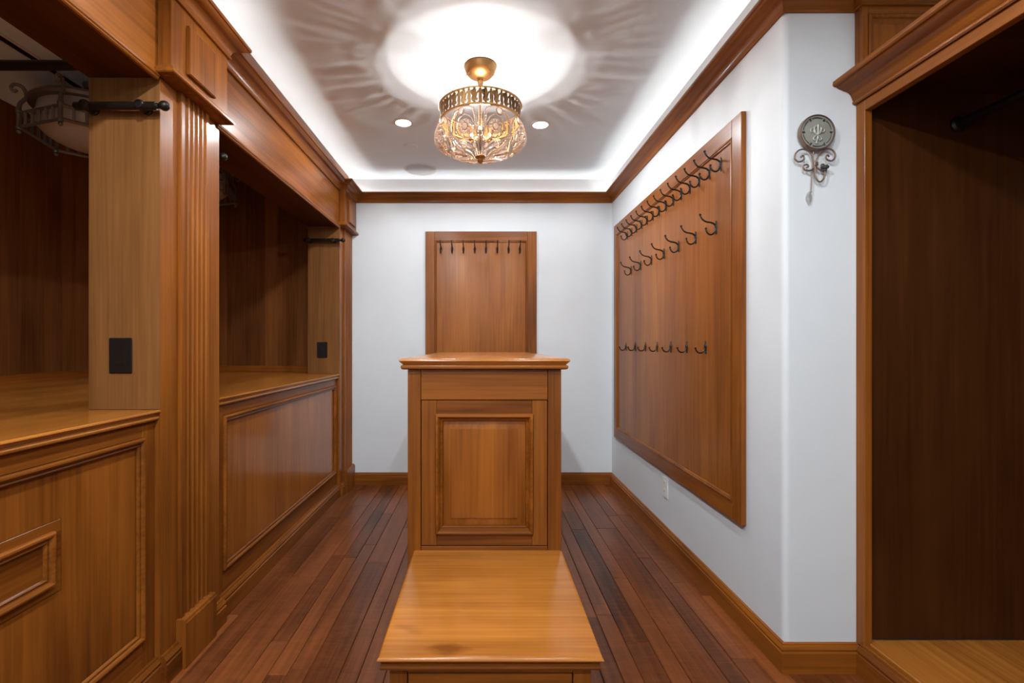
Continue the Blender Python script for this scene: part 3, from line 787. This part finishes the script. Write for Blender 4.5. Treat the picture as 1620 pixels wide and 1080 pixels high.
drop = [(0, 0.004), (0.007, 0.003), (0.0095, 0.010), (0.005, 0.014), (0.008, 0.024), (0.003, 0.028), (0.0035, 0.044), (0.007, 0.052), (0.0075, 0.060), (0.004, 0.066), (0.0065, 0.074), (0, 0.079)]
out = drop + [(-a, b) for a, b in drop[-2:0:-1]]
bm = BM()
for s in (0, 1):
    bm.faces.new([bm.verts.new((a, -0.001 + 0.002 * s, b)) for a, b in out])
bm.verts.ensure_lookup_table(); n = len(out)
for i in range(n): bm.faces.new((bm.verts[i], bm.verts[(i + 1) % n], bm.verts[n + (i + 1) % n], bm.verts[n + i]))
bmesh.ops.triangulate(bm, faces=[f for f in bm.faces if len(f.verts) > 4]); bm.normal_update()
dm = bpy.data.meshes.new('drop'); bm.to_mesh(dm); bm.free(); dm.materials.append(BANDM)
for k in range(NF):
    a = 2 * PI * k / NF; rr = RT - 0.003
    o = bpy.data.objects.new('drop', dm); C.objects.link(o); o.parent = bd
    o.location = (rr * math.cos(a), rr * math.sin(a), ZM - CEIL); o.rotation_euler = (math.radians(-2), 0, a + PI / 2)
# chains from the canopy to the band
for k in range(4):
    a = PI / 4 + k * PI / 2
    p0 = Vector((CX + 0.066 * math.cos(a), CY + 0.066 * math.sin(a), 2.695)); p1 = Vector((CX + RT * math.cos(a), CY + RT * math.sin(a), ZT))
    bm = BM(); nl = 22
    for i in range(nl):
        c = p0.lerp(p1, (i + 0.5) / nl); d = (p1 - p0).normalized(); u = d.orthogonal().normalized(); v = d.cross(u)
        if i % 2: u, v = v, u
        ring = [c + d * (0.0062 * math.cos(2 * PI * j / 8)) + u * (0.0032 * math.sin(2 * PI * j / 8)) for j in range(8)]
        tube(bm, ring, 0.0008, 4, closed=True)
    o = obj('chain', bm, GOLD, ch); o['kind'] = 'stuff'
# bowl surface: phi (deg, 0 towards the camera), t 0 top .. 1 bottom
BPROF = [(0.0, 0.203, 2.434), (0.15, 0.217, 2.412), (0.32, 0.226, 2.376), (0.50, 0.227, 2.334), (0.64, 0.208, 2.303), (0.77, 0.165, 2.284), (0.90, 0.085, 2.267), (1.0, 0.022, 2.258)]
def S(phi, t, d=0.0):
    t = min(max(t, 0), 1); t += 0.085 * math.sin(PI * t)
    t = min(t, 1)
    for (a, ra, za), (b, rb, zb_) in zip(BPROF, BPROF[1:]):
        if t <= b + 1e-9:
            k = (t - a) / (b - a); r = ra + (rb - ra) * k; z = za + (zb_ - za) * k; break
    ph = math.radians(phi)
    lob = 1.0 + 0.055 * math.cos(4 * ph) * math.sin(PI * min(t * 1.1, 1))
    r = r * lob + d
    return Vector((CX + r * math.sin(ph), CY - r * math.cos(ph), z - d * 0.4))
def beads(bm, curve, size, step):
    acc = 0; last = curve[0]
    for p in curve[1:]:
        seg = (p - last).length
        while acc + seg >= step:
            k = (step - acc) / seg; last = last.lerp(p, k); seg = (p - last).length; acc = 0
            g = bmesh.ops.create_icosphere(bm, subdivisions=1, radius=size)
            for v in g['verts']: v.co += last
        acc += seg; last = p
def on(pts, d=0.0, sub=7): return [S(p[0], p[1], d) for p in spline([(a, b, 0) for a, b in pts], sub)]
def circ(p0, t0, rp, rt, a0=0, a1=360, n=26, d=0.0):
    return [S(p0 + rp * math.cos(math.radians(a0 + (a1 - a0) * k / n)), t0 + rt * math.sin(math.radians(a0 + (a1 - a0) * k / n)), d) for k in range(n + 1)]
for unit in range(4):
    u0 = unit * 90
    gw, bb = BM(), BM()
    tube(gw, on([(u0, 0), (u0, 0.3), (u0, 0.6), (u0, 0.97)]), 0.0024, 5)
    for s in (1, -1):
        f = lambda L_: [(u0 + s * a, b) for a, b in L_]
        seam = f([(1.6, 0.0), (1.6, 0.3), (1.6, 0.6), (2.5, 0.85), (6, 0.95)])
        arch = f([(2.5, 0.62), (4, 0.40), (6, 0.20), (11, 0.06), (20, 0.01), (31, 0.06), (39, 0.18), (43.5, 0.36), (43, 0.52), (38, 0.66), (28, 0.78), (16, 0.88)])
        hook = f([(3, 0.90), (3.2, 0.72), (6, 0.52), (11, 0.32), (20, 0.235), (29, 0.30), (33, 0.43), (31, 0.58), (24, 0.66), (15, 0.66), (10.5, 0.56), (10, 0.46), (13, 0.37), (19.5, 0.325), (26, 0.37), (28, 0.46), (25.5, 0.55), (20, 0.575), (15, 0.52)])
        low = f([(44, 0.60), (40, 0.74), (30, 0.86), (12, 0.94)])
        loop = f([(44, 0.98), (20, 0.985), (6, 0.955)])
        for crv, gr, bs in ((seam, 0, 0.0038), (arch, 0.0026, 0.0044), (hook, 0.0026, 0.0042), (low, 0.0020, 0.0044)):
            if gr: tube(gw, on(crv), gr, 5)
            beads(bb, on(crv, 0.0045), bs, bs * 2.1)
        beads(bb, on([(a + s * 1.9 if i < 12 else a, b + 0.028) for i, (a, b) in enumerate(arch)], 0.004), 0.0040, 0.0084)
        # framed crystals
        for (cp, ctt, rp, rt) in ((20, 0.45, 4.2, 0.062), (26, 0.135, 4.3, 0.085), (14.5, 0.80, 6, 0.05)):
            tube(gw, circ(u0 + s * cp, ctt, rp, rt)[:-1], 0.0022, 5, closed=True)
            c = S(u0 + s * cp, ctt, 0.002); ex = (S(u0 + s * cp + rp, ctt) - S(u0 + s * cp - rp, ctt)) / 2; ez = (S(u0 + s * cp, ctt - rt) - S(u0 + s * cp, ctt + rt)) / 2
            nn = ex.cross(ez).normalized()
            bm = BM(); g = bmesh.ops.create_icosphere(bm, subdivisions=2, radius=1)
            for v in g['verts']: v.co = c + ex * v.co.x * 0.93 + ez * v.co.y * 0.93 + nn * v.co.z * 0.006
            obj('crystal', bm, CRYSTAL, ch, smooth=False)
        for k in range(9):
            a = math.radians(k * 40)
            c = S(u0 + s * 20 + 6.7 * math.cos(a) * 1.0, 0.45 + 0.1 * math.sin(a), 0.002)
            ball(bb, c, 0.0082, 1)
    o = obj('gold_wire', gw, BANDM, ch)
    o = obj('bead_strings', bb, CRYSTAL, ch, smooth=False); o['kind'] = 'stuff'
obj('finial', lathe(BM(), [(0, 2.262), (0.026, 2.260), (0.030, 2.254), (0.024, 2.247), (0.014, 2.243), (0.017, 2.236), (0.013, 2.228), (0.005, 2.221), (0, 2.219)], 24, cc), GOLD, ch)
for k in range(3):
    a = k * 2 * PI / 3 + 0.5
    ca, sa = math.cos(a), math.sin(a)
    rb = 0.055
    P = lambda r, z: (CX + r * ca, CY + r * sa, z)
    obj('arm', tube(BM(), spline([P(0.012, 2.374), P(0.022, 2.362), P(0.042, 2.350), P(rb, 2.350), P(rb, 2.358)], 5), 0.004, 8), GOLD, ch)
    sl = obj('candle_sleeve', lathe(BM(), [(0, 2.3582), (0.015, 2.3582), (0.017, 2.362), (0.0075, 2.364), (0.0075, 2.376), (0, 2.384)], 16, P(rb, 0)), GOLD, ch)
    obj('bulb', lathe(BM(), [(0, 2.3762), (0.003, 2.3775), (0.0055, 2.381), (0.0062, 2.385), (0.005, 2.389), (0.0025, 2.392), (0, 2.393)], 16, P(rb, 0)), BULB, sl)

# ------------------------------------------------------------------ alcove pendant lights
def alcove_lamp():
    z = 2.45
    t = thing('alcove_light', 'silver hexagonal gallery ceiling light with white glass bowl in alcove', 'ceiling light', (0, 0, z), 'ceiling lights in the alcove')
    Rr = 0.315
    obj('canopy', lathe(BM(), [(0, CEIL - 0.001), (0.055, CEIL - 0.001), (0.055, CEIL - 0.012), (0.045, CEIL - 0.03), (0.02, CEIL - 0.04), (0.015, CEIL - 0.11), (0, CEIL - 0.11)], 32), LAMPM, t)
    obj('top_ring', lathe(BM(), [(0.245, z + 0.115), (0.285, z + 0.115), (0.292, z + 0.13), (0.275, z + 0.15), (0.245, z + 0.15), (0.245, z + 0.115)], 48), LAMPM, t)
    obj('glass_bowl', lathe(BM(), [(0.244, z + 0.14)] + [(0.262 * math.sin(a), z + 0.045 - 0.13 * math.cos(a)) for a in [PI * k / 24 for k in range(14, 0, -1)]] + [(0, z - 0.085)], 48), GLASSBOWL, t)
    cs = [(Rr * math.cos(PI / 3 * k), Rr * math.sin(PI / 3 * k)) for k in range(6)]
    for k in range(6):
        a, b = Vector((*cs[k], 0)), Vector((*cs[(k + 1) % 6], 0))
        bm = BM()
        for zz in (z - 0.040, z + 0.032):
            tube(bm, [a + Vector((0, 0, zz)), b + Vector((0, 0, zz))], 0.010, 4)
        for q in (1, 2, 3, 4, 5):
            p = a.lerp(b, q / 6)
            tube(bm, [p + Vector((0, 0, z - 0.040)), p + Vector((0, 0, z + 0.032))], 0.0085, 4)
        obj('gallery_panel', bm, LAMPM, t)
    for k, (px, py) in enumerate(cs):
        po = obj('gallery_post', lathe(BM(), [(0, z - 0.055), (0.012, z - 0.055), (0.014, z - 0.045), (0.010, z - 0.035), (0.010, z + 0.03), (0.015, z + 0.042), (0.012, z + 0.055), (0, z + 0.058)], 12, (px, py, 0)), LAMPM, t)
        obj('post_finial', ball(BM(), (px, py, z - 0.066), 0.011, 2), LAMPM, po)
        u = Vector((px, py, 0)).normalized()
        Q = lambda r, zz: u * r + Vector((0, 0, zz))
        bm = tube(BM(), spline([Q(Rr, z + 0.05), Q(Rr - 0.005, z + 0.085), Q(Rr - 0.03, z + 0.13), Q(Rr - 0.015, z + 0.175), Q(Rr + 0.015, z + 0.180), Q(Rr + 0.03, z + 0.16), Q(Rr + 0.018, z + 0.142), Q(Rr + 0.006, z + 0.152)], 6), 0.011, 8, 0.007)
        obj('scroll_arm', bm, LAMPM, t)
        obj('stay', tube(BM(), [Q(0.012, CEIL - 0.10), Q(0.27, z + 0.13)], 0.004, 6), LAMPM, t)
    return t
al = alcove_lamp()
al['label'] = 'silver hexagonal gallery light with white bowl, near one at upper left'
al.location = (-2.235, 2.80, 2.45); al.rotation_euler = (0, 0, math.radians(-17) )
al2 = dup(al, (-2.25, 3.76, 2.45), math.radians(-17), 'silver hexagonal gallery light, far one half hidden behind the fluted pilaster')

# ------------------------------------------------------------------ sconce
sx, sz, sy = 1.268, 2.058, YR
SK = 0.000378
st = thing('wall_sconce', 'round pewter medallion candle sconce with iron scrolls and hanging leaf', 'sconce', (sx, sy, sz))
def SP(px, py, d): return Vector((sx + (px - 360) * SK, sy - d, sz - (py - 305) * SK))
def fwd(bm):
    for v in bm.verts: v.co = Vector((sx + v.co.x, sy - v.co.z, sz + v.co.y))
    return bm
obj('medallion', fwd(lathe(BM(), [(0, 0.012), (0.060, 0.012), (0.0625, 0.020), (0.0625, 0.026), (0.058, 0.027), (0.056, 0.024), (0.030, 0.026), (0, 0.0265)], 48)), PEWTER, st)
obj('medallion_rim', fwd(lathe(BM(), [(0.063, 0.010), (0.066, 0.012), (0.067, 0.026), (0.0655, 0.031), (0.0628, 0.031), (0.0628, 0.010), (0.063, 0.010)], 48)), BRONZE, st)
bm = BM()
def cr(pts, r, d=0.0275, r1=None): tube(bm, spline([SP(a, b, d) for a, b in pts], 5), r, 6, r1)
for s in (1, -1):
    X = lambda a: 360 + s * (a - 360)
    cr([(X(362), 250), (X(385), 255), (X(395), 280), (X(372), 330), (X(362), 335)], 0.0046)
    cr([(X(368), 330), (X(392), 310), (X(398), 285), (X(418), 272), (X(430), 290), (X(418), 308), (X(405), 298)], 0.0044, r1=0.003)
    cr([(X(362), 335), (X(385), 350), (X(400), 375), (X(388), 390), (X(376), 378)], 0.0044, r1=0.003)
cr([(360, 340), (362, 375), (348, 400), (352, 420)], 0.0036)
cr([(360, 235), (360, 280), (360, 335)], 0.0048, 0.030, 0.003)
obj('fleur_relief', bm, PEWTER, st)
bm = BM()
for k in range(6):
    a0 = k * 60 + 30
    cr([(360 + 142 * math.cos(math.radians(a0 + d_)), 305 + 142 * math.sin(math.radians(a0 + d_))) for d_ in (-22, -12, 0, 12, 20)] , 0.0012)
    for da in (-28, 28):
        for rr_ in (135, 148):
            ball(bm, SP(360 + rr_ * math.cos(math.radians(a0 + da)), 305 + rr_ * math.sin(math.radians(a0 + da)), 0.026), 0.0022, 1)
    for da in (-30,):
        cr([(360 + q * math.cos(math.radians(a0 + da + e_)), 305 + q * math.sin(math.radians(a0 + da + e_))) for q, e_ in ((125, -3), (138, 2), (150, -2))], 0.0018)
obj('vine_relief', bm, IRON, st)
def scroll(pts, r=0.0032, d=0.020, r1=None, name='scroll', m=BRONZE):
    return obj(name, tube(BM(), spline([SP(a, b, d) for a, b in pts], 5), r, 8, r1), m, st)
scroll([(347, 640), (325, 560), (300, 505), (255, 475), (200, 475), (155, 510), (145, 560), (175, 594), (215, 590), (240, 562), (228, 536), (208, 545), (215, 558)])
scroll([(357, 640), (370, 560), (400, 505), (450, 470), (505, 470), (545, 505), (550, 550), (520, 585), (480, 580), (458, 555), (472, 530), (492, 545)])
scroll([(345, 615), (330, 662), (295, 685), (250, 680), (230, 655), (240, 630), (268, 625), (283, 645), (262, 655)])
scroll([(358, 615), (376, 660), (410, 682), (440, 672), (445, 645), (430, 620), (410, 632), (420, 645)])
scroll([(350, 600), (347, 700), (360, 765), (390, 797), (422, 785), (442, 745), (448, 690)])
obj('collar', bx(sx + (335 - 360) * SK, sx + (375 - 360) * SK, sy - 0.026, sy - 0.014, sz - (640 - 305) * SK, sz - (600 - 305) * SK), BRONZE, st)
scroll([(348, 470), (342, 560), (334, 660), (328, 780), (322, 900)], 0.0024, 0.012, name='stem')
obj('mount', lathe(BM(), [(0, sy - 0.0005), (0.02, sy - 0.0005), (0.02, sy - 0.0115), (0, sy - 0.0115)], 20, (sx, 0, sz), 'y'), BRONZE, st)
c = SP(448, 672, 0.02)
obj('candle_cup', lathe(BM(), [(0, -0.010), (0.005, -0.009), (0.007, -0.003), (0.006, 0.0), (0.013, 0.003), (0.0145, 0.009), (0.012, 0.011), (0.010, 0.014), (0, 0.012)], 18, c), IRON, st)
bm = BM(); lf = []
for a, wdt in ((890, 6), (905, 20), (930, 31), (955, 32), (980, 22), (1000, 9), (1018, 2)):
    lf.append([bm.verts.new(SP(305 + (890 - a) * -0.02 + s * wdt, a, 0.010 + (0.003 if s == 0 else 0))) for s in (-1, 0, 1)])
for p, q in zip(lf, lf[1:]):
    for k in range(2): bm.faces.new((p[k], p[k + 1], q[k + 1], q[k]))
r = bmesh.ops.solidify(bm, geom=bm.faces[:], thickness=0.0016)
obj('leaf', bm, LEAF, st)
